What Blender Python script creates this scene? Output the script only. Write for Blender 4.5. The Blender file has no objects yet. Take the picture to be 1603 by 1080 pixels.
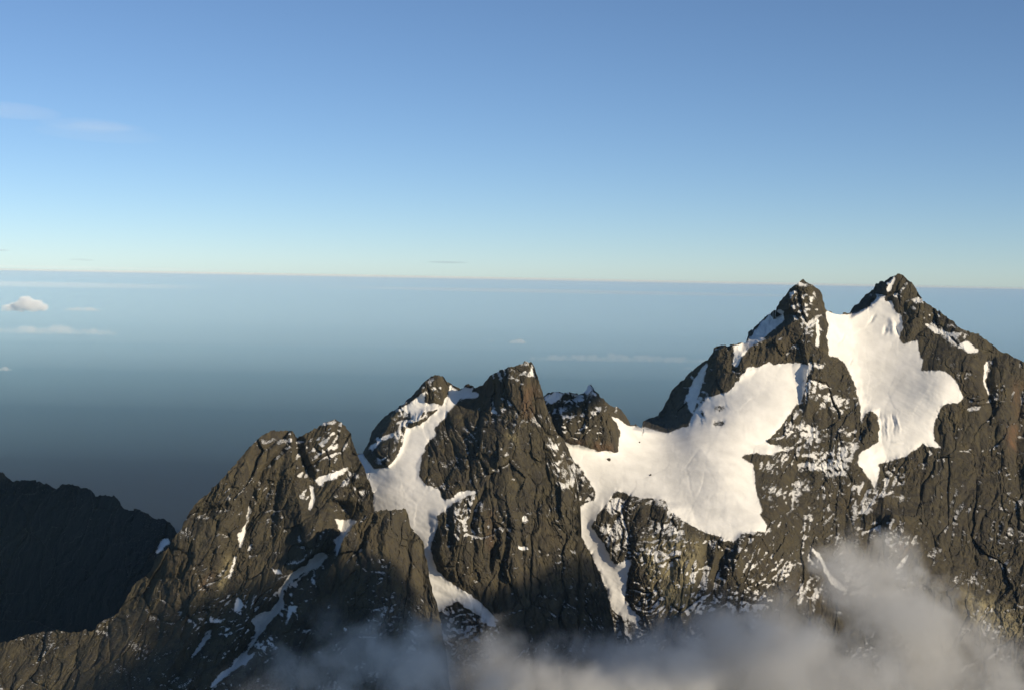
import bpy, math, random
import numpy as np
from mathutils import Vector, Matrix

# ------------------------------------------------------------------ camera, sky, sun, exposure
scene = bpy.context.scene
W, H, F = 1603.0, 1080.0, 2226.0            # frame of the picture and focal length, in its pixels
CAM = np.array([0.0, 0.0, 5000.0])
pitch, roll = math.radians(-2.57), math.radians(1.07)
fw = Vector((0, math.cos(pitch), math.sin(pitch)))
rt0 = Vector((1, 0, 0)); up0 = rt0.cross(fw)
rt = rt0 * math.cos(roll) + up0 * math.sin(roll)
up = up0 * math.cos(roll) - rt0 * math.sin(roll)
cam_d = bpy.data.cameras.new('camera'); cam = bpy.data.objects.new('camera', cam_d)
scene.collection.objects.link(cam)
cam_d.sensor_width = 36.0; cam_d.lens = F * 36.0 / W
cam_d.clip_start = 1.0; cam_d.clip_end = 1.5e6
m = Matrix((rt, up, -fw)).transposed().to_4x4(); m.translation = Vector(CAM)
cam.matrix_world = m
scene.camera = cam

SUN = Vector((0.75, -0.60, 0.36)).normalized()
sun_el = math.asin(SUN.z); sun_az = math.atan2(SUN.x, SUN.y)
world = bpy.data.worlds.new('World'); scene.world = world; world.use_nodes = True
wn = world.node_tree.nodes; wl = world.node_tree.links
sky = wn.new('ShaderNodeTexSky'); sky.sky_type = 'NISHITA'; sky.sun_disc = False
sky.sun_elevation = sun_el; sky.sun_rotation = sun_az
sky.altitude = 3500; sky.air_density = 1.0; sky.dust_density = 1.6; sky.ozone_density = 3.5
bgn = wn['Background']; bgn.inputs['Strength'].default_value = 0.106
wl.new(sky.outputs[0], bgn.inputs['Color'])
sd = bpy.data.lights.new('sun', 'SUN'); sd.energy = 5.0; sd.angle = math.radians(0.5); sd.color = (1.0, 0.855, 0.635)
so = bpy.data.objects.new('sun', sd); scene.collection.objects.link(so)
so.rotation_euler = SUN.to_track_quat('Z', 'Y').to_euler()
so.location = (0, 0, 6000)
scene.view_settings.view_transform = 'Standard'; scene.view_settings.look = 'None'
scene.view_settings.exposure = 0.0; scene.view_settings.gamma = 1.0
scene.render.engine = 'CYCLES'
cy = scene.cycles
cy.use_denoising = True
cy.max_bounces = 6; cy.diffuse_bounces = 2; cy.glossy_bounces = 1; cy.volume_bounces = 4; cy.transparent_max_bounces = 16
cy.volume_step_rate = 1.0; cy.volume_max_steps = 256

# ------------------------------------------------------------------ helpers
FW, RT, UP = np.array(fw), np.array(rt), np.array(up)
def at(x, y, D):
    """world point seen at (x, y) of the frame, D metres along the view axis"""
    x = np.asarray(x, float); y = np.asarray(y, float); D = np.asarray(D, float)
    d = FW + RT * ((x - W / 2) / F)[..., None] - UP * ((y - H / 2) / F)[..., None]
    return CAM + d * D[..., None]

def hash2(ix, iy, seed):
    h = (ix.astype(np.int64) * 374761393 + iy.astype(np.int64) * 668265263 + seed * 1442695041) & 0xffffffff
    h = ((h ^ (h >> 13)) * 1274126177) & 0xffffffff
    h = ((h ^ (h >> 16)) * 2246822519) & 0xffffffff
    return ((h ^ (h >> 15)) & 0xffffff) / float(0x1000000)
def perlin(x, y, seed=0):
    ix = np.floor(x); iy = np.floor(y); fx = x - ix; fy = y - iy
    ux = fx * fx * fx * (fx * (fx * 6 - 15) + 10); uy = fy * fy * fy * (fy * (fy * 6 - 15) + 10)
    def g(dx, dy):
        a = hash2(ix + dx, iy + dy, seed) * 2 * math.pi
        return np.cos(a) * (fx - dx) + np.sin(a) * (fy - dy)
    a = g(0, 0); b = g(1, 0); c = g(0, 1); d = g(1, 1)
    return ((a + (b - a) * ux) + ((c + (d - c) * ux) - (a + (b - a) * ux)) * uy) * 1.5
def fbm(x, y, o=4, seed=0, gain=0.5):
    s = 0; a = 1; n = 0
    for k in range(o):
        s = s + a * perlin(x, y, seed + k * 17); n += a; a *= gain; x = x * 2.03 + 13.7; y = y * 2.03 + 7.1
    return s / n
def ridged(x, y, o=4, seed=0, gain=0.5):
    s = 0; a = 1; n = 0; w = 1
    for k in range(o):
        r = (1 - np.abs(perlin(x, y, seed + k * 31))) ** 2
        s = s + a * r * w; w = np.clip(r * 1.6, 0, 1); n += a; a *= gain; x = x * 2.07 + 3.1; y = y * 2.07 + 9.2
    return s / n
def worley(x, y, seed=0, tilt=1.0):
    """facets: every cell is a tilted plate; returns plate height and closeness to the crack between plates"""
    ix = np.floor(x); iy = np.floor(y)
    f1 = np.full(x.shape, 9.0); f2 = np.full(x.shape, 9.0); hh = np.zeros(x.shape)
    for dx in (-1, 0, 1):
        for dy in (-1, 0, 1):
            cx = ix + dx; cyy = iy + dy
            px = cx + hash2(cx, cyy, seed); py = cyy + hash2(cx, cyy, seed + 5)
            d = np.hypot(x - px, y - py)
            ang = hash2(cx, cyy, seed + 9) * 2 * math.pi; o = hash2(cx, cyy, seed + 11) - 0.5
            hp = o + tilt * (np.cos(ang) * (x - px) + np.sin(ang) * (y - py))
            near = d < f1
            f2 = np.where(near, f1, np.minimum(f2, d)); hh = np.where(near, hp, hh); f1 = np.where(near, d, f1)
    return hh, np.clip(1 - (f2 - f1) / 0.12, 0, 1)
def sstep(a, b, x):
    t = np.clip((x - a) / (b - a), 0, 1); return t * t * (3 - 2 * t)

# maps of the mountainside (one cell per picture pixel), in which snowfields and rock areas are outlined
X0, Y0, MW, MH = -220, 380, 2060, 900
def poly_mask(pts):
    pts = np.array(pts, float)
    out = np.zeros((MH, MW), np.float32)
    xa = max(int(pts[:, 0].min()) - X0 - 1, 0); xb = min(int(pts[:, 0].max()) - X0 + 2, MW)
    ya = max(int(pts[:, 1].min()) - Y0 - 1, 0); yb = min(int(pts[:, 1].max()) - Y0 + 2, MH)
    gx, gy = np.meshgrid(np.arange(xa, xb) + X0 + 0.5, np.arange(ya, yb) + Y0 + 0.5)
    ins = np.zeros(gx.shape, bool); n = len(pts)
    for i in range(n):
        x1, y1 = pts[i]; x2, y2 = pts[(i + 1) % n]
        if y1 == y2: continue
        c = ((y1 > gy) != (y2 > gy)) & (gx < (x2 - x1) * (gy - y1) / (y2 - y1) + x1)
        ins ^= c
    out[ya:yb, xa:xb] = ins
    return out
def blur(a, r):
    r = int(round(r))
    if r < 1: return a
    for _ in range(2):
        for ax in (0, 1):
            p = np.pad(a, [(r, r) if k == ax else (0, 0) for k in (0, 1)], mode='edge').cumsum(axis=ax)
            z = np.zeros_like(np.take(p, [0], axis=ax)); p = np.concatenate([z, p], axis=ax)
            n = a.shape[ax]; k = 2 * r + 1
            a = (np.take(p, range(k, k + n), axis=ax) - np.take(p, range(0, n), axis=ax)) / k
    return a
def sample(a, x, y):
    fx = np.clip(x - X0 - 0.5, 0, MW - 1.001); fy = np.clip(y - Y0 - 0.5, 0, MH - 1.001)
    ix = fx.astype(int); iy = fy.astype(int); tx = fx - ix; ty = fy - iy
    return (a[iy, ix] * (1 - tx) + a[iy, ix + 1] * tx) * (1 - ty) + (a[iy + 1, ix] * (1 - tx) + a[iy + 1, ix + 1] * tx) * ty

def tps(pts, x, y):
    p = np.array(pts, float); q = p[:, :2] / 200.0; n = len(p)
    def k(r2): return 0.5 * r2 * np.log(r2 + 1e-9)
    K = k(((q[:, None] - q[None]) ** 2).sum(-1)) + np.eye(n) * 0.02
    P = np.c_[np.ones(n), q]
    A = np.zeros((n + 3, n + 3)); A[:n, :n] = K; A[:n, n:] = P; A[n:, :n] = P.T
    sol = np.linalg.solve(A, np.r_[p[:, 2], 0, 0, 0])
    out = sol[n] + sol[n + 1] * x / 200 + sol[n + 2] * y / 200
    for i in range(n):
        out = out + sol[i] * k((x / 200 - q[i, 0]) ** 2 + (y / 200 - q[i, 1]) ** 2)
    return out

def mesh_from_grid(name, P, facemask, mats, attrs, smooth=True):
    ny, nx = P.shape[:2]
    idx = np.arange(ny * nx).reshape(ny, nx)
    a = idx[:-1, :-1]; b = idx[:-1, 1:]; c = idx[1:, 1:]; d = idx[1:, :-1]
    q = np.stack([a, d, c, b], -1)[facemask].reshape(-1, 4)
    used = np.unique(q); remap = np.full(ny * nx, -1, np.int64); remap[used] = np.arange(len(used))
    q = remap[q]; v = P.reshape(-1, 3)[used]
    me = bpy.data.meshes.new(name)
    me.vertices.add(len(v)); me.vertices.foreach_set('co', v.astype(np.float32).ravel())
    me.loops.add(q.size); me.loops.foreach_set('vertex_index', q.astype(np.int32).ravel())
    me.polygons.add(len(q)); me.polygons.foreach_set('loop_start', np.arange(0, q.size, 4, dtype=np.int32))
    me.polygons.foreach_set('loop_total', np.full(len(q), 4, np.int32))
    me.polygons.foreach_set('use_smooth', np.full(len(q), smooth, bool))
    for k, arr in attrs.items():
        at_ = me.attributes.new(k, 'FLOAT', 'POINT'); at_.data.foreach_set('value', arr.reshape(-1)[used].astype(np.float32))
    me.update(); me.validate()
    me.materials.append(mats)
    o = bpy.data.objects.new(name, me); scene.collection.objects.link(o)
    return o
def tag(o, label=None, cat=None, kind=None, group=None):
    if label: o['label'] = label
    if cat: o['category'] = cat
    if kind: o['kind'] = kind
    if group: o['group'] = group
    return o

# ------------------------------------------------------------------ materials
def new_mat(name):
    mt = bpy.data.materials.new(name); mt.use_nodes = True
    nt = mt.node_tree; nt.nodes.clear(); return mt, nt.nodes, nt.links
def N(nodes, t, **kw):
    n = nodes.new(t)
    for k, v in kw.items(): setattr(n, k, v)
    return n
def rock_material():
    mt, n, l = new_mat('rock_and_snow')
    out = N(n, 'ShaderNodeOutputMaterial'); geo = N(n, 'ShaderNodeNewGeometry')
    def noise(scale, detail=5, rough=0.6, vec=None, dist=0):
        q = N(n, 'ShaderNodeTexNoise'); q.inputs['Scale'].default_value = scale; q.inputs['Detail'].default_value = detail
        q.inputs['Roughness'].default_value = rough; q.inputs['Distortion'].default_value = dist
        l.new(vec or geo.outputs['Position'], q.inputs['Vector']); return q.outputs['Fac']
    def math_(op, a, b=None, clamp=False):
        q = N(n, 'ShaderNodeMath', operation=op, use_clamp=clamp)
        for i, s in enumerate((a, b)):
            if s is None: continue
            if isinstance(s, (int, float)): q.inputs[i].default_value = s
            else: l.new(s, q.inputs[i])
        return q.outputs[0]
    def attr(nm):
        q = N(n, 'ShaderNodeAttribute', attribute_name=nm); return q.outputs['Fac']
    def mix(f, a, b):
        q = N(n, 'ShaderNodeMix', data_type='RGBA'); l.new(f, q.inputs[0])
        for s, i in ((a, 6), (b, 7)):
            if isinstance(s, tuple): q.inputs[i].default_value = (*s, 1)
            else: l.new(s, q.inputs[i])
        return q.outputs[2]
    def ramp(f, stops):
        q = N(n, 'ShaderNodeValToRGB'); l.new(f, q.inputs[0]); e = q.color_ramp.elements
        e[0].position, e[0].color = stops[0][0], (*stops[0][1], 1); e[1].position, e[1].color = stops[-1][0], (*stops[-1][1], 1)
        for p, c in stops[1:-1]:
            x = e.new(p); x.color = (*c, 1)
        return q.outputs[0]
    # vertical streaking of the rock
    mp = N(n, 'ShaderNodeMapping'); mp.inputs['Scale'].default_value = (1, 1, 0.28); mp.inputs['Rotation'].default_value = (0, math.radians(18), 0)
    l.new(geo.outputs['Position'], mp.inputs['Vector'])
    big = noise(0.006, 4, 0.55); mid = noise(0.05, 6, 0.65, mp.outputs[0], 0.6); fine = noise(0.3, 4, 0.7, mp.outputs[0])
    base = ramp(big, [(0.32, (0.096, 0.080, 0.040)), (0.5, (0.122, 0.101, 0.052)), (0.68, (0.120, 0.092, 0.043))])
    c1 = mix(math_('MULTIPLY', math_('SUBTRACT', mid, 0.35), 1.8, True), (0.042, 0.037, 0.030), base)
    c2 = mix(math_('MULTIPLY', math_('SUBTRACT', fine, 0.55), 1.6, True), c1, (0.17, 0.145, 0.105))
    c3 = mix(math_('MULTIPLY', attr('rust'), math_('MULTIPLY', math_('SUBTRACT', noise(0.03, 5, 0.65, mp.outputs[0]), 0.36), 3.5, True)), c2, (0.165, 0.095, 0.052))
    c4 = mix(math_('MULTIPLY', attr('pale'), math_('MULTIPLY', math_('SUBTRACT', mid, 0.3), 2.2, True)), c3, (0.34, 0.29, 0.16))
    dk = N(n, 'ShaderNodeMix', data_type='RGBA', blend_type='MULTIPLY'); l.new(attr('dark'), dk.inputs[0]); l.new(c4, dk.inputs[6]); dk.inputs[7].default_value = (0.10, 0.16, 0.30, 1)  # dark tints rock navy: painted shade on the far ridge, tone on right massif
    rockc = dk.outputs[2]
    # snow cover
    mp2 = N(n, 'ShaderNodeMapping'); mp2.inputs['Scale'].default_value = (1, 1, 2.4); mp2.inputs['Rotation'].default_value = (0, math.radians(-24), 0)
    l.new(geo.outputs['Position'], mp2.inputs['Vector'])
    sp = N(n, 'ShaderNodeSeparateXYZ'); l.new(geo.outputs['Normal'], sp.inputs[0])
    sn = math_('ADD', attr('snow'), math_('MULTIPLY', math_('SUBTRACT', noise(0.30, 4, 0.8, mp2.outputs[0]), 0.5), 1.9))
    sn = math_('ADD', sn, math_('MULTIPLY', math_('SUBTRACT', sp.outputs['Z'], 0.5), math_('MULTIPLY', math_('SUBTRACT', 1.0, attr('snow')), 0.5)))
    f = math_('MULTIPLY', math_('SUBTRACT', sn, 0.46), 9.0, True)
    sc = ramp(noise(0.02, 3, 0.5), [(0.3, (0.69, 0.67, 0.62)), (0.7, (0.81, 0.785, 0.73))])
    col = mix(f, rockc, sc)
    bs = N(n, 'ShaderNodeBsdfPrincipled'); l.new(col, bs.inputs['Base Color'])
    bs.inputs['Roughness'].default_value = 0.92
    bs.inputs['Specular IOR Level'].default_value = 0.15
    # relief finer than the mesh
    hgt = math_('ADD', math_('MULTIPLY', noise(0.12, 8, 0.72, mp.outputs[0]), 4.6), math_('MULTIPLY', noise(0.5, 4, 0.7), 1.2))
    rockh = math_('MULTIPLY', hgt, math_('SUBTRACT', 1.0, f))
    snowh = math_('MULTIPLY', noise(0.05, 3, 0.5), 0.6)
    bp = N(n, 'ShaderNodeBump'); bp.inputs['Strength'].default_value = 0.8; bp.inputs['Distance'].default_value = 1.0
    l.new(math_('ADD', rockh, snowh), bp.inputs['Height']); l.new(bp.outputs[0], bs.inputs['Normal'])
    l.new(bs.outputs[0], out.inputs['Surface'])
    return mt
ROCK = rock_material()

def volume_material(name, color, density, aniso=0.0):
    mt, n, l = new_mat(name)
    out = N(n, 'ShaderNodeOutputMaterial'); v = N(n, 'ShaderNodeVolumePrincipled')
    v.inputs['Color'].default_value = (*color, 1); v.inputs['Density'].default_value = density
    v.inputs['Anisotropy'].default_value = aniso if 'wisp' not in name else -0.6
    l.new(v.outputs[0], out.inputs['Volume'])
    return mt

# ------------------------------------------------------------------ mountainsides
STEP = 1.35
LAYERS = {}
def layer(key, x0, x1, ybot, top, depth, crests=(), ribs=(), flanks=(), snow=(), holes=(), dens=(), base_dens=0.0,
          rust=(), pale=(), rel=1.0, drop=16, lean=0.25, seed=1, outcrops=(), objs=None, back=1.0, dark=0.0, relax=0, push=0.0):
    nx = int((x1 - x0) / STEP) + 1
    xs = np.linspace(x0, x1, nx)
    tx, ty = np.array(top, float).T
    tops = np.interp(xs, tx, ty)
    jag = 3.0 * fbm(xs / 10.0, xs * 0 + seed * 3.3, 5, seed + 3, 0.7) + 2.4 * (worley(xs / 6.5, xs * 0 + 0.5, seed + 8, 0.6)[0])
    nyy = int((ybot - tops.min() + 4) / STEP) + 1
    t = np.linspace(0, 1, nyy)[:, None]
    x = np.repeat(xs[None], nyy, 0)
    if relax:
        kk = int(relax / STEP); tp_ = np.convolve(np.pad(tops, kk, mode='edge'), np.ones(2 * kk + 1) / (2 * kk + 1), 'valid')
        y = tp_[None] + (ybot - tp_[None]) * t + (tops - tp_)[None] * np.exp(-t * nyy / 55.0)
    else:
        y = tops[None] + (ybot - tops[None]) * t
    y = y + jag[None] * np.exp(-(t * nyy / 16.0) ** 2)
    x = x + 3.4 * fbm(x / 45, y / 12, 4, seed + 300, 0.6)
    # outlines -> maps
    S = np.zeros((MH, MW), np.float32); ids = []
    for p in snow:
        mk = poly_mask(p['pts']); S = np.maximum(S, mk); ids.append((p.get('obj'), mk))
    for p in holes: S = np.minimum(S, 1 - poly_mask(p))
    Dn = np.full((MH, MW), base_dens, np.float32)
    for d, r, p in dens:
        b = blur(poly_mask(p), r); Dn = Dn * (1 - b) + d * b
    def soft_map(lst):
        a = np.zeros((MH, MW), np.float32)
        for r, p in lst: a = np.maximum(a, blur(poly_mask(p), r))
        return a
    RU, PA = soft_map(rust), soft_map(pale)
    Sb = blur(S, 1); Ss = blur(S, 4); Sw = blur(S, 10)
    mpx = 3000.0 / F                           # metres per pixel, roughly
    # ragged outlines
    jx = 3.0 * fbm(x / 9, y / 9, 3, seed + 40); jy = 3.0 * fbm(x / 9 + 50, y / 9, 3, seed + 41)
    s = sample(Sb, x + jx, y + jy); ss = sample(Ss, x + jx * .5, y + jy * .5); sw = sample(Sw, x, y)
    D = tps(depth, x, y) + push
    mp = D / F
    u0 = x * mpx; v0 = y * mpx
    u = u0 + lean * v0; v = v0 - lean * u0 * 0.3
    wu = u + 22 * fbm(u / 90, v / 120, 3, seed + 60); wv = v + 22 * fbm(u / 90 + 9, v / 120, 3, seed + 61)
    h = 25 * (ridged(wu / 150, wv / 330, 4, seed + 1, 0.5) - 0.45)
    broken = 0.30 + 1.0 * sstep(-0.25, 0.45, fbm(u / 130, v / 150, 3, seed + 66))      # shattered rock against clean slabs
    f1, c1 = worley(wu / 66, wv / 130, seed + 2, 1.0); h = h + 12 * f1 - 4.5 * c1 ** 2
    wu2 = wu + 5 * fbm(u / 14, v / 18, 3, seed + 62); wv2 = wv + 6 * fbm(u / 14 + 7, v / 18, 3, seed + 63)
    f2, c2 = worley(wu2 / 30 + 3, wv2 / 62, seed + 4, 1.0); h = h + 6.2 * f2 - 1.6 * c2 ** 2
    f3, c3 = worley(wu2 / 12 + 3, wv2 / 22, seed + 6, 1.1); h = h + 3.4 * f3 * broken
    f4, c4 = worley(wu2 / 5.5 + 3, wv2 / 8, seed + 7, 1.2); h = h + 2.4 * f4 * broken
    h = h + (4.6 * fbm(wu / 20, wv / 34, 5, seed + 7, 0.62)) * broken + 5.5 * ridged(wu / 45, wv / 80, 3, seed + 12, 0.5)
    rk = 1 - ss
    h = h - 9 * (1 - np.abs(perlin(wu2 / 58, wv2 / 210, seed + 15))) ** 7 - 3 * (1 - np.abs(perlin(wu2 / 21 + 5, wv2 / 70, seed + 16))) ** 6
    h = h * rel * (0.06 + 0.94 * rk)
    # snow lies lower than the rock that rims it and swells a little towards its middle
    h = h + drop * (1 - sw) * (0.3 + 0.7 * rk)
    h = h + ss * (9.0 * fbm(u0 / 170, v0 / 110, 3, seed + 80) + 2.2 * fbm((u0 + v0) / 60, (v0 - u0 * .5) / 22, 3, seed + 81))
    for (pts, amp, wl_, wr_) in ribs:
        pts = np.array(pts, float); xr = np.interp(y, pts[:, 1], pts[:, 0]); dx = x - xr + 4 * fbm(x / 14, y / 14, 3, seed + 90)
        fl = min(60.0, 0.45 * (pts[-1, 1] - pts[0, 1]))
        wfade = sstep(pts[0, 1] - 6, pts[0, 1] + 6, y) * (1 - sstep(pts[-1, 1] - fl, pts[-1, 1] + 4, y))
        tent = np.where(dx < 0, np.clip(1 + dx / wl_, 0, 1), np.clip(1 - dx / wr_, 0, 1))
        h = h + amp * tent * wfade
    for (pts, k, wmax, area) in flanks:              # the side of a crest that turns away to the left (k > 0) or right (k < 0)
        pts = np.array(pts, float); xr = np.interp(y, pts[:, 1], pts[:, 0]); dx = (xr - x) * np.sign(k) + 5 * fbm(x / 12, y / 12, 3, seed + 95)
        h = h - abs(k) * mpx * np.clip(dx, 0, wmax) * sample(blur(poly_mask(area), 2), x, y)
    for (p, amp, r) in outcrops:
        h = h + amp * sample(blur(poly_mask(p), r), x, y)
    D = D - h
    LAYERS[key] = (x, y, D)
    P = at(x, y, D)
    # slope, for the ledges on which patches of snow stay
    gu = np.gradient(P, axis=1); gv = np.gradient(P, axis=0)
    nrm = np.cross(gv, gu); nrm /= np.linalg.norm(nrm, axis=2, keepdims=True) + 1e-9
    nz = nrm[..., 2] * np.sign((nrm * (CAM - P)).sum(-1))
    nzs = blur2(nz, 1)
    dn = sample(Dn, x, y)
    nzd = nzs - 0.75 * blur2(nzs, 5)
    score = nzd * 1.7 + 0.30 * fbm(u0 / 6.5 + 4, v0 / 4.2, 3, seed + 70, 0.8) + 0.75 * fbm(u0 / 60 + 0.5 * fbm(u0 / 30, v0 / 30, 2, seed + 72), v0 / 48, 3, seed + 71, 0.6)
    rkm = ss < 0.3
    srt = np.sort(score[rkm]); pc = np.searchsorted(srt, score) / len(srt)
    frac = np.clip((dn - 0.06), 0, 1) ** 1.9 * 1.0
    pv = np.clip(0.5 + (pc - (1 - frac)) * np.clip(0.36 / (frac + 0.03), 1.2, 3.6), 0, 1) * (dn > 0.01)
    sv = np.maximum(s, pv)
    # back of the mountain
    K = 14
    dist = np.array([4, 10, 20, 40, 80, 140, 220, 340, 500, 700, 950, 1300, 1800, 2600], float)
    vd = P[0] - CAM; vd[:, 2] = 0; vd /= np.linalg.norm(vd, axis=1, keepdims=True)
    rows = []
    for k in range(K):
        dd = dist[k]
        rough = 0.28 * dd * fbm(xs / 25.0, xs * 0 + k * 0.7, 4, seed + 200)
        q = P[0] + vd * dd * back + np.array([0, 0, -1.0]) * (dd * 0.95 - rough)[:, None]
        rows.append(q)
    Bk = np.array(rows[::-1])
    # foot of the mountain, down to the plain
    last = P[-1]; ft = []
    for dn_ in (60, 200, 600, 1500, 3400):
        q = last - vd * (dn_ * 0.5); q = q.copy(); q[:, 2] = np.maximum(last[:, 2] - dn_, 990); ft.append(q)
    A = np.concatenate([Bk, P, np.array(ft)], 0)
    def padattr(a, bv=None): return np.concatenate([np.repeat(a[:1], K, 0) if bv is None else np.full((K, nx), bv), a, np.repeat(a[-1:], len(ft), 0)], 0)
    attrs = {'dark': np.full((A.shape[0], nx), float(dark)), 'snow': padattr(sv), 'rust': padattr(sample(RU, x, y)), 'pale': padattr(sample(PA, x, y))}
    own = np.zeros(x.shape, int)
    for i, (nm, mk) in enumerate(ids):
        if nm: own[(sample(mk, x + jx, y + jy) > 0.5) & (s > 0.35)] = nm
    for (pts, code) in (objs or {}).get('regions', ()):
        own[(own == 0) & (sample(poly_mask(pts), x + jx, y + jy) > 0.5)] = code
    ownf = np.zeros((A.shape[0] - 1, nx - 1), int)
    ownf[K:K + nyy - 1] = own[:-1, :-1]
    res = {}
    for code, (nm, lab, cat) in objs['names'].items():
        fm = ownf == code
        if not fm.any(): continue
        res[code] = tag(mesh_from_grid(nm, A, fm, ROCK, attrs, cat in ('glacier', 'snow gully')), lab, cat, 'structure')
    return res
def blur2(a, r):
    p = np.pad(a, r, mode='edge'); out = 0
    for i in range(2 * r + 1):
        for j in range(2 * r + 1): out = out + p[i:i + a.shape[0], j:j + a.shape[1]]
    return out / (2 * r + 1) ** 2

exec_layers = True
# --- right massif: twin peaks, two glaciers, the small spire
GLACIER_MAIN = [(955,647),(969,656),(983,665),(1005,669.5),(1044,678),(1078,667),(1085,650),(1100,632),(1105,624),(1130,615),(1144,610),(1152,600),(1159,590),(1168.5,575),
 (1190,574),(1204.7,564.5),(1210,571),(1248,567),(1271,574),(1262,588),(1255,598),(1250,620),(1245.6,634),(1231,656),(1222,669),(1208,683),(1200,692),
 (1230,703),(1205,712.5),(1183,708),(1158,714),(1180,728),(1182,755),(1186,778),(1193,796),(1190,805),(1201,822),(1200,832),(1180,832),(1160,836),(1151,847),
 (1130,840),(1105,833),(1078,819),(1048,800),(1041,780),(1005,779),(964,768),(953,783),(940,800),(930,814),(926,824),(935,838),(946,852),(954,868),(962,883),
 (990,874),(986,890),(983,901),(980,917),(978,937),(990,955),(1003,966),(996,976),(975,965),(957,953),(954,935),(945,912),(939,896),(928,872),(920,857),(909,839),(905,820),
 (880,810),(860,740),(870,695),(886,690),(892,694),(905,695),(933,704),(966,707),(969,695),(970,673),(962,660)]
GLACIER_UP = [(1293,486),(1310,492),(1329,493),(1345,488),(1359,482),(1372,466),(1383,461),(1387,472),(1396,470),(1402,488),(1411,493),(1414,512),(1408,528),(1413,539),
 (1436,533),(1439,555),(1445,563),(1442,580),(1479,580),(1496,595),(1509,622),(1501,630),(1477,633),(1464,657),(1462,681),(1464,690),(1474,702),(1453,699),(1444,695),
 (1420,713),(1397,720),(1375,725),(1377,740),(1370,765),(1362,752),(1350,734),(1342,724),(1345,710),(1358,702),(1374,692),(1376,670),(1375,652),(1364,641),(1351,652),
 (1348,668),(1347,638),(1337,598),(1324,571),(1310,559),(1298,557),(1294,525),(1297,509),(1293,499)]
R_TOP = [(840,640),(850,622),(856,616),(872,613),(890,614),(908,617),(915,614),(918,611),(920,603),(926,600),(930,611),(938,618),(948,627),(962,636),(972,640),(982,652),(985,658),
 (987,664),(1005,669),(1007,660),(1020,652),(1030,650),(1038,641),(1052,610),(1068,595),(1090,575),(1108,562),(1118,545),(1130,541),(1146,540),(1168,536),(1172,521),(1190,503),(1216,483),(1221,471),
 (1226,467),(1236,452),(1252,440),(1256,437),(1262,442),(1276,449),(1286,459),(1288,468),(1291,482),(1297,488),(1311,492),(1330,491),(1336,480),(1352,466),(1366,454),(1369,445),(1380,441),
 (1390,440),(1396,433),(1405,428),(1414,432),(1422,438),(1432,449),(1440,462),(1448,472),(1462,483),(1480,494),(1500,511),(1510,518),(1528,522),(1545,533),(1560,545),(1580,556),(1603,566),(1650,590),(1740,640),(1830,690)]
R_DEPTH = [(1255,438,4200),(1405,430,4350),(1320,490,4330),(1360,500,4330),(1420,600,4080),(1330,560,4180),(1390,680,3930),(1365,745,3850),(1480,600,4020),
 (1230,572,4060),(1180,600,3980),(1150,650,3850),(1230,650,3880),(1010,672,3760),(1080,680,3740),(1000,740,3500),(900,700,3520),(900,740,3470),(1080,790,3370),(1150,740,3520),(1190,820,3300),(1150,840,3260),
 (930,820,3330),(960,880,3200),(980,950,3110),(920,606,3590),(960,640,3620),(860,618,3570),(900,650,3545),(950,700,3560),
 (1050,830,3250),(1100,960,3050),(1000,800,3330),(1030,900,3140),(1200,760,3600),(1200,720,3740),(1250,850,3400),(1300,950,3230),(1290,640,3990),(1330,740,3800),(1300,560,4130),
 (1260,520,4130),(1400,800,3680),(1500,700,3930),(1480,520,4270),(1560,560,4220),(1650,600,4200),(1750,660,4100),(1603,700,3980),(1603,800,3760),(1500,900,3520),(1603,1000,3340),(1603,1100,3200),
 (1200,1080,2950),(1400,1080,3050),(1050,1080,2900),(900,1080,2880),(1200,1220,2800),(1600,1220,3020),(880,1220,2760),(1800,1200,3000),(1800,900,3500),
 (1130,545,4080),(1060,610,4080),(1040,650,4050),(1200,520,4130),(1110,600,4050)]
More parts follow.
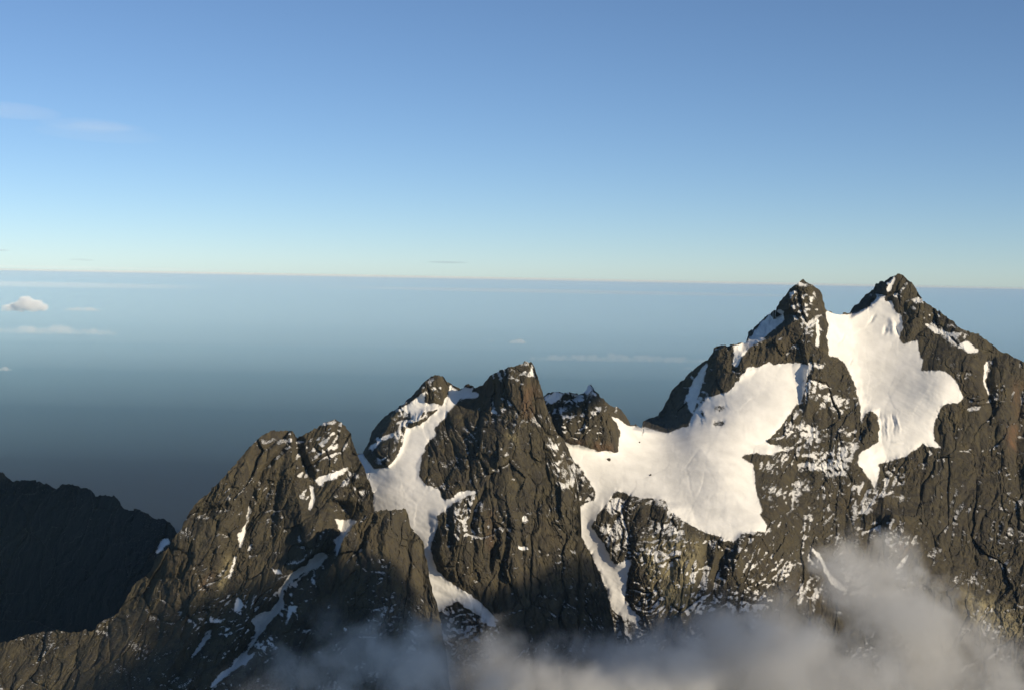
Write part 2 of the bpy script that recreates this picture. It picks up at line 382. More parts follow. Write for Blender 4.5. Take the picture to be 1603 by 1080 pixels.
layer('R', 830, 1830, 1230, R_TOP, R_DEPTH, seed=11, lean=0.12, rel=0.85, drop=4, relax=40, dark=0.07,
  flanks=[([(1250,436),(1246,455),(1238,470),(1240,485),(1252,492),(1250,500),(1230,512),(1215,525),(1190,536),(1172,546)], 3.0, 60, [(1250,425),(1262,470),(1262,500),(1235,515),(1190,545),(1160,548),(1160,520),(1215,470),(1225,455)]),
          ([(1400,428),(1392,445),(1388,460),(1375,470),(1340,496)], 3.0, 70, [(1402,420),(1400,445),(1390,462),(1378,468),(1358,484),(1330,497),(1325,480),(1370,430)]),
          ([(1150,538),(1124,548),(1119,575),(1116,605),(1108,622),(1085,655),(1050,676)], 3.0, 90, [(1150,530),(1130,560),(1128,590),(1148,604),(1105,621),(1084,645),(1078,664),(1044,677),(990,668),(1000,640),(1080,560)]),
          ],
  ribs=[([(1262,445),(1275,510),(1285,575),(1300,640),(1330,720),(1350,800)], 45, 45, 60),
        ([(1265,572),(1262,600),(1258,640),(1240,665)], 26, 7, 30),
        ([(1160,548),(1165,580),(1158,598)], 22, 18, 16),
        ([(1215,530),(1212,570)], 20, 14, 20),
        ([(1440,470),(1430,500),(1425,530)], 26, 20, 30), ([(1500,510),(1515,560),(1535,620),(1530,700)], 26, 26, 40),
        ([(1548,560),(1543,590),(1550,625),(1560,660)], -40, 8, 14), ([(1600,600),(1590,700),(1600,800)], -30, 12, 20),
        ([(1570,560),(1570,650),(1575,750)], 30, 25, 40),
        ([(1250,720),(1240,780),(1225,830)], -36, 22, 30), ([(1200,700),(1215,780),(1250,870),(1290,900)], 24, 30, 50),
        ([(1395,800),(1420,850),(1450,900),(1500,960)], 60, 60, 90), ([(1350,700),(1380,770),(1400,820)], 20, 30, 30),
        ([(1375,655),(1350,700)], 10, 12, 12), ([(1364,640),(1362,690)], 22, 12, 14),
        ([(1050,790),(1075,850),(1090,960)], 24, 30, 30), ([(1110,840),(1100,900),(1085,960)], -20, 10, 14), ([(1140,850),(1120,900),(1110,950)], -24, 10, 14),
        ([(1160,860),(1140,920)], 22, 14, 14),
        ([(895,650),(890,690)], 16, 20, 20), ([(945,640),(948,700)], 24, 20, 24), ([(922,604),(920,640),(915,700)], 18, 10, 22),
        ([(905,618),(890,632),(872,645)], -30, 26, 16),
        ([(1085,690),(1120,730),(1160,790),(1172,836)], 13, 90, 40), ([(1120,600),(1150,640),(1170,680)], 8, 70, 60),
        ([(1093,703),(1075,727),(1079,755),(1088,780),(1078,805)], -1.0, 3, 3),
        ([(1322,524),(1318,532),(1311,540)], -7, 3, 3), ([(1308,502),(1313,512)], -6, 3, 4), ([(1334,560),(1330,572)], -6, 3, 3), ([(1388,512),(1384,524)], -9, 4, 4), ([(1402,508),(1408,528)], -9, 4, 4),
        ([(1396,500),(1400,530)], 8, 6, 5), ([(1370,495),(1362,506)], -7, 4, 4),
        ([(1340,600),(1346,640)], -5, 5, 5), ([(1378,646),(1380,690)], -4, 3, 3), ([(1388,650),(1390,690)], 4, 3, 3), ([(1397,648),(1400,684)], -4, 3, 3), ([(1405,650),(1408,680)], 4, 3, 3),
        ([(1372,690),(1400,688),(1404,692)], 6, 10, 10)],
  outcrops=[([(878,690),(874,640),(900,625),(925,606),(960,640),(985,658),(968,680),(968,707),(930,703),(900,694)], 22, 4),
            ([(930,775),(964,770),(1004,781),(1040,782),(1050,802),(1100,835),(1080,900),(1000,960),(985,900),(955,880),(925,820)], 10, 6)],
  snow=[dict(pts=GLACIER_MAIN, obj=1), dict(pts=GLACIER_UP, obj=2),
        dict(pts=[(1108,566),(1106,580),(1100,600),(1090,630),(1086,650),(1078,640),(1072,625),(1085,595),(1098,575)]),
        dict(pts=[(1222,482),(1228,490),(1226,505),(1205,520),(1190,535),(1175,540),(1170,535),(1190,508),(1212,486)]),
        dict(pts=[(1147,541),(1166,536),(1180,538),(1160,560),(1155,575),(1146,572),(1150,556)]),
        dict(pts=[(1256,600),(1250,622),(1247,634),(1254,632),(1262,600),(1268,580)]),
        dict(pts=[(1386,452),(1396,436),(1403,432),(1400,445),(1392,460)]),
        dict(pts=[(1276,494),(1281,500),(1284,520),(1281,545),(1276,540),(1278,520)]),
        dict(pts=[(1540,572),(1549,560),(1546,585),(1543,600),(1551,618),(1548,620),(1539,600)]),
        dict(pts=[(1448,505),(1462,512),(1480,520),(1502,520),(1490,527),(1465,522),(1450,512)]),
        dict(pts=[(1498,542),(1515,532),(1528,545),(1534,550),(1515,552),(1505,545)]),
        dict(pts=[(1266,850),(1284,868),(1291,880),(1298,895),(1312,910),(1325,922),(1318,925),(1300,912),(1292,895),(1284,878),(1272,864)]),
        dict(pts=[(1425,862),(1418,878),(1408,892),(1402,892),(1412,876)]),
        dict(pts=[(858,617),(872,613),(884,616),(876,625),(862,634),(853,624)]),
        dict(pts=[(888,613),(914,617),(914,622),(900,622)]),dict(pts=[(926,612),(936,619),(932,621),(926,617)])],
  holes=[[(898,722),(908,730),(917,745),(925,758),(932,768),(930,782),(916,788),(898,800)], [(1118,636),(1134,634),(1136,642),(1120,645)], [(1112,660),(1128,657),(1136,664),(1120,667)], [(1100,640),(1094,650),(1106,652)], [(1090,658),(1102,657),(1098,664)],
         [(1202,689),(1215,686),(1218,696),(1205,695)], [(930,706),(944,706),(942,704)],[(949,718),(957,719),(955,722)], [(1016,743),(1021,744),(1019,746)],
         [(1450,527),(1449,526),(1452,528)]],
  dens=[(0.62,4,[(890,715),(935,760),(935,790),(900,800)]),(0.62,8,[(1225,436),(1290,450),(1296,500),(1270,530),(1235,500)]),(0.56,6,[(1380,430),(1430,435),(1520,515),(1500,550),(1440,500),(1400,480)]),
        (0.58,6,[(1258,570),(1310,560),(1345,690),(1340,760),(1240,720),(1200,700),(1240,660)]),(0.68,8,[(1220,655),(1330,700),(1320,760),(1230,715)]),
        (0.40,10,[(1190,735),(1345,750),(1320,850),(1200,850)]),(0.44,8,[(1300,745),(1410,760),(1400,850),(1290,830)]),
        (0.54,6,[(925,770),(1050,775),(1060,850),(1000,880),(940,850)]),(0.47,6,[(1045,800),(1170,850),(1160,950),(980,990),(1000,870)]),
        (0.48,8,[(1150,840),(1270,850),(1300,930),(1150,960)]),(0.72,4,[(950,930),(1010,960),(1010,1010),(950,990)]),
        (0.60,6,[(850,610),(920,600),(985,650),(960,660),(900,645),(860,650)]),(0.46,6,[(860,640),(960,645),(965,680),(880,690)]),
        (0.56,8,[(1300,860),(1380,900),(1370,950),(1310,930)]),(0.34,10,[(1490,640),(1560,640),(1560,720),(1490,720)]),
        (0.75,5,[(1088,618),(1140,630),(1138,668),(1080,668)])],
  base_dens=0.20,
  rust=[(6,[(1588,596),(1601,600),(1600,650),(1592,660)]),(5,[(1578,668),(1592,662),(1594,700),(1580,712)]),(4,[(1396,845),(1426,858),(1410,880)]),(5,[(885,690),(960,697),(960,706),(900,700)])],
  pale=[(10,[(1000,850),(1100,840),(1080,960),(1040,960)]),(8,[(1500,920),(1600,960),(1600,1000),(1520,980)])],
  objs={'names': {0: ('mountain', 'tall twin-peaked rocky mountain on the right carrying two glaciers', 'mountain'),
                  1: ('glacier', 'broad smooth glacier sweeping from the left summit down to the middle saddle', 'glacier'),
                  2: ('glacier', 'steep glacier with cracked top hanging between the two highest summits', 'glacier'),
                  3: ('rock_spire', 'small jagged rock outcrop with a thin spire on the snow saddle', 'rock outcrop')},
        'regions': [([(835,600),(915,595),(990,650),(985,664),(970,673),(968,710),(930,704),(885,695),(850,720),(830,700)], 3)]})

# --- middle peak with its snow gully
COULOIR = [(735,607),(742,604),(738,612),(752,617),(748,622),(722,624),(712,634),(703,643),(694,657),(680,671),(683,681),(668,694),(661,712),(656,745),(667,759),(686,765),(692,780),(703,782),
 (720,768),(753,768),(740,773),(719,782),(697,798),(683,807),(686,821),(679,837),(676,847),(675,863),(683,891),(705,911),(728,924),(755,944),(781,972),(766,972),(733,953),(716,940),(702,948),(692,956),
 (680,960),(660,930),(630,860),(585,812),(583,803),(585,772),(578,756),(569,733),(556,711),(568,710),(586,735),(606,731),(619,717),(631,694),(636,669),(661,664),(672,652),(688,640),(703,622),(718,612),(730,605)]
M_TOP = [(548,716),(556,711),(568,708),(576,692),(580,680),(592,662),(604,650),(616,641),(634,630),(650,613),(656,608),(664,598),(677,588),(688,586),(696,592),(703,600),(716,606),(724,610),
 (728,602),(733,600),(738,603),(745,606),(756,602),(764,592),(775,582),(790,577),(806,573),(815,569),(826,566),(832,566),(838,580),(843,597),(848,606),(851,622),(857,640),(864,660),(872,676),(884,690),(889,702),(896,718),
 (901,728),(905,745),(906,760),(907,778),(908,800),(909,835),(912,848),(921,860),(930,880),(938,897),(946,915),(953,938),(957,960),(962,985),(968,1020),(975,1080),(990,1160)]
# the rim must run on in x, so keep it single-valued
_m = []; _lx = -1e9
for q in M_TOP:
    _x = max(q[0], _lx + 0.8); _m.append((_x, q[1])); _lx = _x
M_TOP = _m
M_DEPTH = [(560,712,3280),(620,645,3310),(685,590,3330),(620,720,3175),(600,780,3090),(640,850,2990),(700,950,2915),(740,610,3350),(680,670,3240),
 (825,567,3230),(770,590,3240),(850,620,3230),(780,680,3130),(700,720,3170),(780,760,3060),(730,830,2950),(760,900,2930),(760,1000,2850),(700,1080,2800),(900,720,3180),(905,800,3080),(940,900,3010),(957,980,2930),
 (880,900,2950),(850,1000,2850),(960,1150,2780),(700,1200,2700),(860,850,2990),(860,740,3110)]
layer('M', 550, 990, 1230, M_TOP, M_DEPTH, seed=23, lean=-0.10, rel=0.8, drop=8,
  flanks=[([(680,584),(666,600),(652,620),(625,640),(614,655),(606,668),(596,685),(572,716)], 3.0, 40, [(685,580),(668,612),(640,632),(612,655),(605,680),(570,712),(560,700),(600,640)]),],
  ribs=[([(700,640),(712,665),(690,690),(672,720),(668,745),(690,780)], 12, 18, 60), ([(722,679),(734,700),(738,735),(724,780)], -14, 6, 9),
        ([(754,640),(748,670),(722,690)], -12, 6, 8),
        ([(830,567),(822,620),(810,680),(800,740),(790,800),(800,900)], 8, 90, 70), ([(846,610),(862,680),(880,760),(885,840)], 16, 20, 16),
        ([(760,765),(745,790),(739,820),(738,860)], -22, 7, 10), ([(770,820),(778,841),(767,874),(768,912)], -20, 5, 9),
        ([(797,815),(792,845),(785,891),(789,925)], -20, 5, 9), ([(700,795),(705,840),(702,880)], -14, 6, 8),
        ([(815,820),(820,870),(830,900)], -10, 20, 10),
        ([(683,800),(690,840),(690,880),(715,915)], 10, 14, 70)],
  outcrops=[([(650,612),(688,586),(703,602),(690,632),(668,628)], 14, 3),([(606,730),(632,690),(640,662),(664,640),(690,636),(660,660),(636,667),(630,694),(619,717)], 14, 3),
            ([(577,690),(615,655),(635,665),(628,695),(606,729),(587,733),(570,712)], 12, 3)],
  snow=[dict(pts=COULOIR, obj=1), dict(pts=[(617,643),(640,632),(668,610),(664,628),(672,631),(690,632),(683,638),(662,644),(655,648),(640,645),(628,655),(634,642)]),
        dict(pts=[(705,601),(716,609),(722,614),(705,628),(697,640),(692,634),(700,620)]),
        dict(pts=[(576,702),(600,682),(620,676),(616,684),(598,690),(584,704)]), dict(pts=[(586,714),(594,718),(612,710),(600,719),(592,722)]),
        dict(pts=[(768,734),(778,733),(776,740)]), dict(pts=[(816,810),(822,806),(828,814),(818,817)]), dict(pts=[(811,853),(818,854),(829,859),(826,862),(812,859)]),
        dict(pts=[(770,640),(778,641),(778,648),(769,646)]), dict(pts=[(832,565),(836,580),(834,590),(829,584)])],
  dens=[(0.52,7,[(745,610),(780,575),(835,560),(850,600),(820,605),(780,610)]),(0.66,7,[(850,615),(880,685),(925,770),(905,790),(880,760),(860,740),(855,690)]),
        (0.24,8,[(740,620),(840,620),(850,700),(800,760),(760,740)]),(0.58,6,[(575,700),(620,640),(690,590),(700,640),(620,720)]),
        (0.60,5,[(690,950),(740,945),(790,980),(760,1060),(690,1020)]),(0.40,8,[(680,790),(760,770),(740,850),(690,860)]),
        (0.20,8,[(840,850),(940,850),(930,980),(850,950)])],
  base_dens=0.12,
  pale=[(3,[(795,672),(812,688),(806,692),(796,682)]),(3,[(608,655),(624,650),(614,664)])], rust=[(5,[(764,800),(772,800),(770,860),(764,860)]),(8,[(820,610),(840,610),(835,660),(820,650)])],
  objs={'names': {0: ('mountain', 'pointed middle mountain with a steep bare brown face', 'mountain'),
                  1: ('snow_gully', 'long bright snow gully pouring down the left side of the middle mountain', 'snow gully')}})

# --- left peak
L_TOP = [(-200,1030),(-100,1012),(-40,1000),(0,1006),(10,1004),(40,993),(75,988),(95,986),(110,990),(145,986),(160,972),(185,960),(200,930),(215,910),(235,895),(246,870),(262,858),(275,838),(284,828),
 (290,812),(300,796),(315,780),(335,763),(360,735),(385,706),(400,690),(415,678),(430,674),(448,674),(458,675),(463,683),(470,684),(490,672),(505,664),(517,658),(528,656),(540,665),(549,680),(552,692),(557,706),(564,722),(572,738),(579,756),(583,772),(584,790),
 (586,800),(592,830),(602,870),(616,930),(640,1000),(680,1080),(700,1130)]
L_DEPTH = [(430,675,2980),(520,658,3010),(360,740,2880),(280,830,2800),(200,930,2840),(80,990,2780),(-100,1012,2760),(0,1080,2640),(-100,1080,2650),(200,1080,2560),(400,780,2890),(480,780,2870),(570,760,2930),
 (380,880,2790),(300,950,2740),(350,1030,2620),(450,930,2690),(430,1080,2520),(540,850,2760),(560,950,2660),(600,1080,2500),(300,1200,2420),(0,1200,2500),(600,1200,2380),(-180,1200,2560)]
layer('L', -200, 700, 1230, L_TOP, L_DEPTH, seed=37, lean=0.42, rel=0.75,
  
  ribs=[([(466,684),(466,705),(478,732),(486,760)], -34, 11, 13), ([(447,697),(411,736),(396,772),(389,794),(378,850)], -15, 6, 9), ([(436,755),(429,800),(425,850)], -10, 6, 8),
        ([(458,690),(456,740),(470,800),(480,850)], 26, 40, 24), ([(520,660),(512,700),(520,760),(525,790)], 22, 30, 40), ([(400,690),(370,760),(345,830),(330,900)], 22, 40, 50),
        ([(528,785),(540,800),(530,850),(490,885),(450,920),(430,950),(400,990),(345,1070)], -52, 22, 34),
        ([(500,795),(492,830),(470,870)], 16, 20, 12),
        ([(343,792),(300,812),(275,845)], -22, 40, 30), ([(250,900),(160,985),(60,1060)], -14, 30, 40), ([(330,980),(290,1040),(250,1100)], -30, 22, 26)],
  snow=[dict(pts=[(492,750),(500,745),(525,738),(545,731),(546,735),(530,745),(520,752),(510,752),(505,760),(497,757)]),
        dict(pts=[(484,757),(492,762),(493,780),(487,799),(482,795),(487,778)]),
        dict(pts=[(390,790),(394,793),(389,812),(384,829),(384,842),(378,855),(373,858),(374,848),(371,838),(376,831),(384,820)]),
        dict(pts=[(368,868),(364,880),(359,895),(357,905),(361,907),(365,890),(371,872)]),
        dict(pts=[(524,812),(531,812),(560,814),(548,828),(538,844),(532,866),(526,870),(526,850),(520,846),(534,836)]),
        dict(pts=[(507,863),(493,867),(479,883),(453,896),(445,909),(435,924),(437,937),(424,955),(406,957),(393,971),(398,979),(400,994),(388,1015),(367,1031),(365,1041),(344,1054),(326,1078),(339,1072),
                  (352,1059),(375,1041),(388,1036),(404,1018),(391,1025),(386,1022),(404,997),(417,979),(430,966),(444,948),(444,927),(453,914),(476,896),(497,888),(513,873)]),
        dict(pts=[(372,932),(378,940),(381,948),(375,955),(366,958),(368,945)]),
        dict(pts=[(333,983),(325,990),(315,1005),(303,1020),(299,1030),(308,1022),(320,1008),(329,995)]),
        dict(pts=[(424,889),(440,893),(443,897),(432,898)]), dict(pts=[(452,946),(468,948),(458,956),(454,965),(447,980),(450,962)]),
        dict(pts=[(536,752),(548,750),(542,753),(537,762)]), dict(pts=[(390,854),(396,850),(394,860),(388,864)]), dict(pts=[(600,857),(610,862),(604,863)])],
  dens=[(0.50,6,[(440,665),(470,680),(480,760),(500,800),(470,790),(455,720)]),(0.50,6,[(505,655),(550,660),(560,730),(580,790),(540,760),(490,740),(490,700)]),
        (0.42,5,[(410,940),(500,870),(540,860),(480,950),(380,1060),(320,1080)]),(0.36,8,[(290,940),(390,920),(390,980),(300,1040)])],
  base_dens=0.10,
  pale=[(4,[(352,872),(366,868),(364,885),(352,915),(342,925),(344,900)])], rust=[(4,[(338,892),(326,915),(314,925),(322,905)])],
  objs={'names': {0: ('mountain', 'brown slanting rock mountain on the left with two blunt summits', 'mountain')}})

# --- dark knob in front, between the left and middle peaks
K_TOP = [(380,1180),(410,1120),(440,1060),(470,1000),(495,935),(512,900),(522,880),(530,862),(538,842),(545,832),(556,818),(566,808),(580,802),(596,798),(612,797),(628,796),(636,798),(640,812),(646,828),(656,838),(663,848),
 (665,866),(669,884),(673,905),(677,925),(683,944),(688,965),(693,990),(698,1020),(705,1080),(715,1160)]
K_DEPTH = [(540,840,2590),(600,797,2650),(640,830,2660),(665,870,2640),(690,970,2560),(500,930,2600),(440,1060,2480),(580,900,2560),(600,1000,2450),(620,1080,2390),(500,1080,2400),(560,1200,2300),(700,1150,2420),(420,1180,2380)]
layer('K', 380, 715, 1230, K_TOP, K_DEPTH, seed=51, push=70, lean=0.1, rel=0.7,
  ribs=[([(586,806),(572,832),(564,858),(548,872),(535,890)], -16, 5, 8), ([(610,800),(600,860),(590,950)], 16, 40, 40)],
  snow=[dict(pts=[(579,856),(583,861),(587,862),(582,863)]), dict(pts=[(536,979),(545,985),(540,988)])],
  base_dens=0.14,
  objs={'names': {0: ('rock_buttress', 'rounded brown rock knob standing in front of the snow gully', 'rock buttress')}})

# --- far ridge in shade at the left, shade also painted into its rock colour
F_TOP = [(-220,690),(-120,720),(-40,728),(0,737),(8,742),(18,752),(40,752),(62,752),(75,758),(88,765),(98,758),(108,756),(118,760),(130,763),(140,765),(150,775),(165,775),(178,776),(188,785),(195,797),(215,797),
 (230,803),(240,810),(255,812),(266,818),(275,830),(300,850),(340,890),(420,960)]
F_DEPTH = [(-200,690,5400),(0,740,5200),(130,765,4950),(270,825,4450),(100,900,4800),(0,1010,4900),(200,900,4400),(260,860,4330),(420,960,4050),(200,1100,4250),(-200,1000,4900),(0,1230,4300),(400,1230,3900)]
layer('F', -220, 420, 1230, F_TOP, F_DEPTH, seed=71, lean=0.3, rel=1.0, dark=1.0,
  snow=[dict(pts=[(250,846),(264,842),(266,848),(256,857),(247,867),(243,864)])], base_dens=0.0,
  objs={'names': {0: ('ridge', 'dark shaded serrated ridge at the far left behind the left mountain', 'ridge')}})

# ------------------------------------------------------------------ unseen clouds beside and behind the viewpoint (placed to shade the mountain feet and far ridge)
def ico(name, c, r, mat, sub=3, bump=0.0, seed=0):
    import bmesh
    bm = bmesh.new(); bmesh.ops.create_icosphere(bm, subdivisions=sub, radius=1.0)
    rnd = np.random.RandomState(seed); k = rnd.randn(6, 3) * 2.2; ph = rnd.rand(6) * 6.28
    for v in bm.verts:
        d = 1 + bump * sum(math.sin(float(np.dot(k[i], v.co)) + ph[i]) for i in range(6)) / 3
        v.co = Vector((v.co.x * r[0] * d, v.co.y * r[1] * d, v.co.z * r[2] * d))
    for f in bm.faces: f.smooth = True
    me = bpy.data.meshes.new(name); bm.to_mesh(me); bm.free(); me.materials.append(mat)
    o = bpy.data.objects.new(name, me); o.location = c; scene.collection.objects.link(o); return o
SN = np.array(SUN)
CLOUDM = volume_material('cloud_vapour', (0.98, 0.98, 0.98), 0.010)
CLOUDD = volume_material('ridge_shade_vapour', (0.98, 0.98, 0.98), 0.03)
CLOUDT = volume_material('thin_cloud_vapour', (0.98, 0.98, 0.98), 0.0006)
SHADE = [(600,1020,2450,100,70),(660,1040,2450,110,90),(520,990,2550,100,80),(430,985,2620,110,80),(370,1010,2650,60,50),(480,945,2680,60,35),(400,1080,2500,140,100),(290,1040,2640,60,40),(200,1090,2600,90,50),(560,1090,2380,150,110),
         (900,950,2920,120,90),(830,1010,2860,140,100),(740,1010,2850,130,80),(950,1060,2800,120,90),(1080,1060,2750,200,110),(820,1060,2500,150,80),(1250,1030,2750,230,130),(1420,1030,2850,230,140),(1600,1090,2950,260,140),(1350,930,2850,120,70)]
for i, (x, y, D, rx, rz) in enumerate(SHADE):
    c = at(x, y, D) + SN * 3400
    o = ico('cloud', c, (rx * 1.3, rx * 1.6, rz * 1.1), CLOUDM if x < 800 or x in (900, 830) else CLOUDT, 3, 0.18, i)
    tag(o, 'loose drifting cloud high beside the mountains, outside the photograph', 'cloud', None, 'drifting clouds that shade the mountain feet')
for i, (x, y, D, rx, rz) in enumerate([(70,795,5050,330,70),(150,812,4950,200,70),(230,845,4750,170,60),(110,845,4880,190,60),(160,885,4700,170,50),(-60,790,5100,200,80),(-140,840,4900,300,80)]):  # added clouds, standing in for the massif's shadow on the far ridge
    c = at(x, y, D) + SN * 6500
    o = ico('cloud', c, (rx, rx, rz), CLOUDD, 3, 0.12, i + 50)
    tag(o, 'dense unseen cloud added high up to shade the far left ridge', 'cloud', None, 'unseen clouds added to shade the far ridge')

# ------------------------------------------------------------------ mist rising in front of the lower walls
MIST_TOP = [(330,1075),(400,1010),(470,960),(560,900),(640,915),(720,950),(800,940),(900,965),(960,960),(1040,930),(1130,900),(1200,860),(1290,810),(1360,800),(1440,830),(1500,870),(1560,900),(1640,930),(1760,950)]
def mist_material():
    mt, n, l = new_mat('mist')
    out = N(n, 'ShaderNodeOutputMaterial'); v = N(n, 'ShaderNodeVolumePrincipled'); geo = N(n, 'ShaderNodeNewGeometry')
    v.inputs['Color'].default_value = (0.98, 0.955, 0.90, 1)
    def M(op, a, b=None, c=None, clamp=False):
        q = N(n, 'ShaderNodeMath', operation=op, use_clamp=clamp)
        for i, s in enumerate((a, b, c)):
            if s is None: continue
            if isinstance(s, (int, float)): q.inputs[i].default_value = s
            else: l.new(s, q.inputs[i])
        return q.outputs[0]
    def VM(op, a, b):
        q = N(n, 'ShaderNodeVectorMath', operation=op)
        for i, s in enumerate((a, b)):
            if s is None: continue
            if isinstance(s, (tuple, list)): q.inputs[i].default_value = s
            else: l.new(s, q.inputs[i])
        return q
    pos = geo.outputs['Position']
    field = None
    for (x, y, D, rx, rz, w) in MIST_PUFFS:
        c = at(x, y, D)
        d = VM('SUBTRACT', pos, tuple(c)).outputs[0]
        e = VM('MULTIPLY', d, (1 / rx, 1 / (rx * 1.1), 1 / rz)).outputs[0]
        q = N(n, 'ShaderNodeVectorMath', operation='LENGTH'); l.new(e, q.inputs[0])
        f = M('MULTIPLY', M('SUBTRACT', 1.0, q.outputs['Value'], clamp=True), w)
        field = f if field is None else M('ADD', field, f)
    no = N(n, 'ShaderNodeTexNoise'); no.inputs['Scale'].default_value = 0.0105; no.inputs['Detail'].default_value = 5; no.inputs['Roughness'].default_value = 0.6
    no.inputs['Distortion'].default_value = 0.4
    l.new(pos, no.inputs['Vector'])
    thr = M('SUBTRACT', 0.60, M('MULTIPLY', M('MINIMUM', field, 1.3), 0.24))
    dens = M('MAXIMUM', M('MULTIPLY', M('SUBTRACT', no.outputs['Fac'], thr), 0.075), 0.0)
    dens = M('MINIMUM', M('MULTIPLY', dens, M('MULTIPLY', field, 2.4, clamp=True)), 0.02)
    l.new(dens, v.inputs['Density']); l.new(v.outputs[0], out.inputs['Volume'])
    mt.cycles.volume_step_rate = 1.0
    return mt
MIST_PUFFS = [(1350,900,2850,160,115,1.3),(1440,955,2850,180,105,1.15),(1250,1010,2750,240,130,1.0),(1100,1040,2700,230,110,1.0),(980,1060,2600,190,100,0.9),(1480,1030,2850,230,110,0.9),(1600,1080,2950,230,130,0.8),
              (1300,1120,2700,420,150,1.2),(900,1110,2550,330,130,0.9),(800,1010,2600,110,90,0.8),(730,1000,2600,110,60,0.55),(720,1100,2450,260,100,0.8),(600,1010,2350,210,80,0.42),(650,965,2400,110,60,0.25),(540,1060,2350,230,80,0.45),(680,1040,2400,130,80,0.5),(430,1080,2300,160,70,0.35),(1150,980,2750,120,60,0.6)]
def mist():
    xs = np.linspace(330, 1760, 60); txp, typ = np.array(MIST_TOP, float).T; tp = np.interp(xs, txp, typ) - 15
    rows = []
    back = np.interp(xs, [330, 700, 1000, 1760], [2750, 2950, 3150, 3300]); front = np.interp(xs, [330, 700, 1000, 1760], [2000, 2100, 2200, 2350])
    def row(ys, D): rows.append(at(xs, ys, D))
    for k in range(8): row(1230 + (tp - 1230) * k / 7, back)
    for k in range(1, 6): row(tp + 0, back + (front + 150 - back) * k / 5)
    for k in range(0, 8): row(tp + 12 + (1230 - tp - 12) * k / 7, front)
    for k in range(1, 6): row(tp * 0 + 1230, front + (back - front) * k / 5)
    P = np.array(rows)
    me = bpy.data.meshes.new('mist'); nr, nc = P.shape[:2]
    vs = P[:-1].reshape(-1, 3).tolist(); nr -= 1; fs = []
    for r in range(nr):
        for c in range(nc - 1):
            r2 = (r + 1) % nr
            fs.append((r * nc + c, r * nc + c + 1, r2 * nc + c + 1, r2 * nc + c))
    fs.append([r * nc for r in range(nr)][::-1]); fs.append([r * nc + nc - 1 for r in range(nr)])
    me.from_pydata(vs, [], fs)
    import bmesh
    bm = bmesh.new(); bm.from_mesh(me); bmesh.ops.triangulate(bm, faces=[f for f in bm.faces if len(f.verts) > 4]); bmesh.ops.recalc_face_normals(bm, faces=bm.faces[:]); bm.to_mesh(me); bm.free()
    me.materials.append(mist_material())
    o = bpy.data.objects.new('mist', me); scene.collection.objects.link(o)
    tag(o, 'grey mist drifting up in front of the feet of the mountains', 'mist', 'stuff')
mist()

# ------------------------------------------------------------------ boulders lying on the big glacier
def boulder(x, y, rx, ry, rz, label, seed):
    import bmesh
    gx, gy, gd = LAYERS['R']; i = np.argmin((gx - x) ** 2 + (gy - y) ** 2); D = gd.ravel()[i]
    bm = bmesh.new(); bmesh.ops.create_icosphere(bm, subdivisions=4, radius=1.0)
    rnd = np.random.RandomState(seed); ns = rnd.randn(14, 3); ns /= np.linalg.norm(ns, axis=1)[:, None]; cut = rnd.uniform(0.45, 0.9, 14)
    for v in bm.verts:
        p = np.array(v.co)
        for a, c in zip(ns, cut):
            t = p @ a - c
            if t > 0: p = p - a * t
        v.co = Vector((p[0] * rx, p[1] * ry, p[2] * rz))
    me = bpy.data.meshes.new('boulder'); bm.to_mesh(me); bm.free(); me.materials.append(ROCK)
    o = bpy.data.objects.new('boulder', me); scene.collection.objects.link(o)
    o.location = at(x, y, D) + np.array([0, 0, rz * 0.25]); o.rotation_euler = (0.1, 0.15, seed)
    tag(o, label, 'boulder', None, 'boulders on the big glacier')
def boulders():
    boulder(953, 720, 6.5, 5, 4.5, 'largest dark boulder on the glacier below the rock spire', 3)
    boulder(1018, 743.5, 4.5, 3.5, 2.8, 'lone dark boulder in the middle of the big glacier', 4)
    boulder(1001, 692, 3.2, 2.6, 2.6, 'tiny dark boulder on the snow right of the rock spire', 5)
    boulder(1206, 691, 9, 7, 6, 'dark boulder at the right rim of the glacier under the left summit rib', 6)
if LAYERS: boulders()

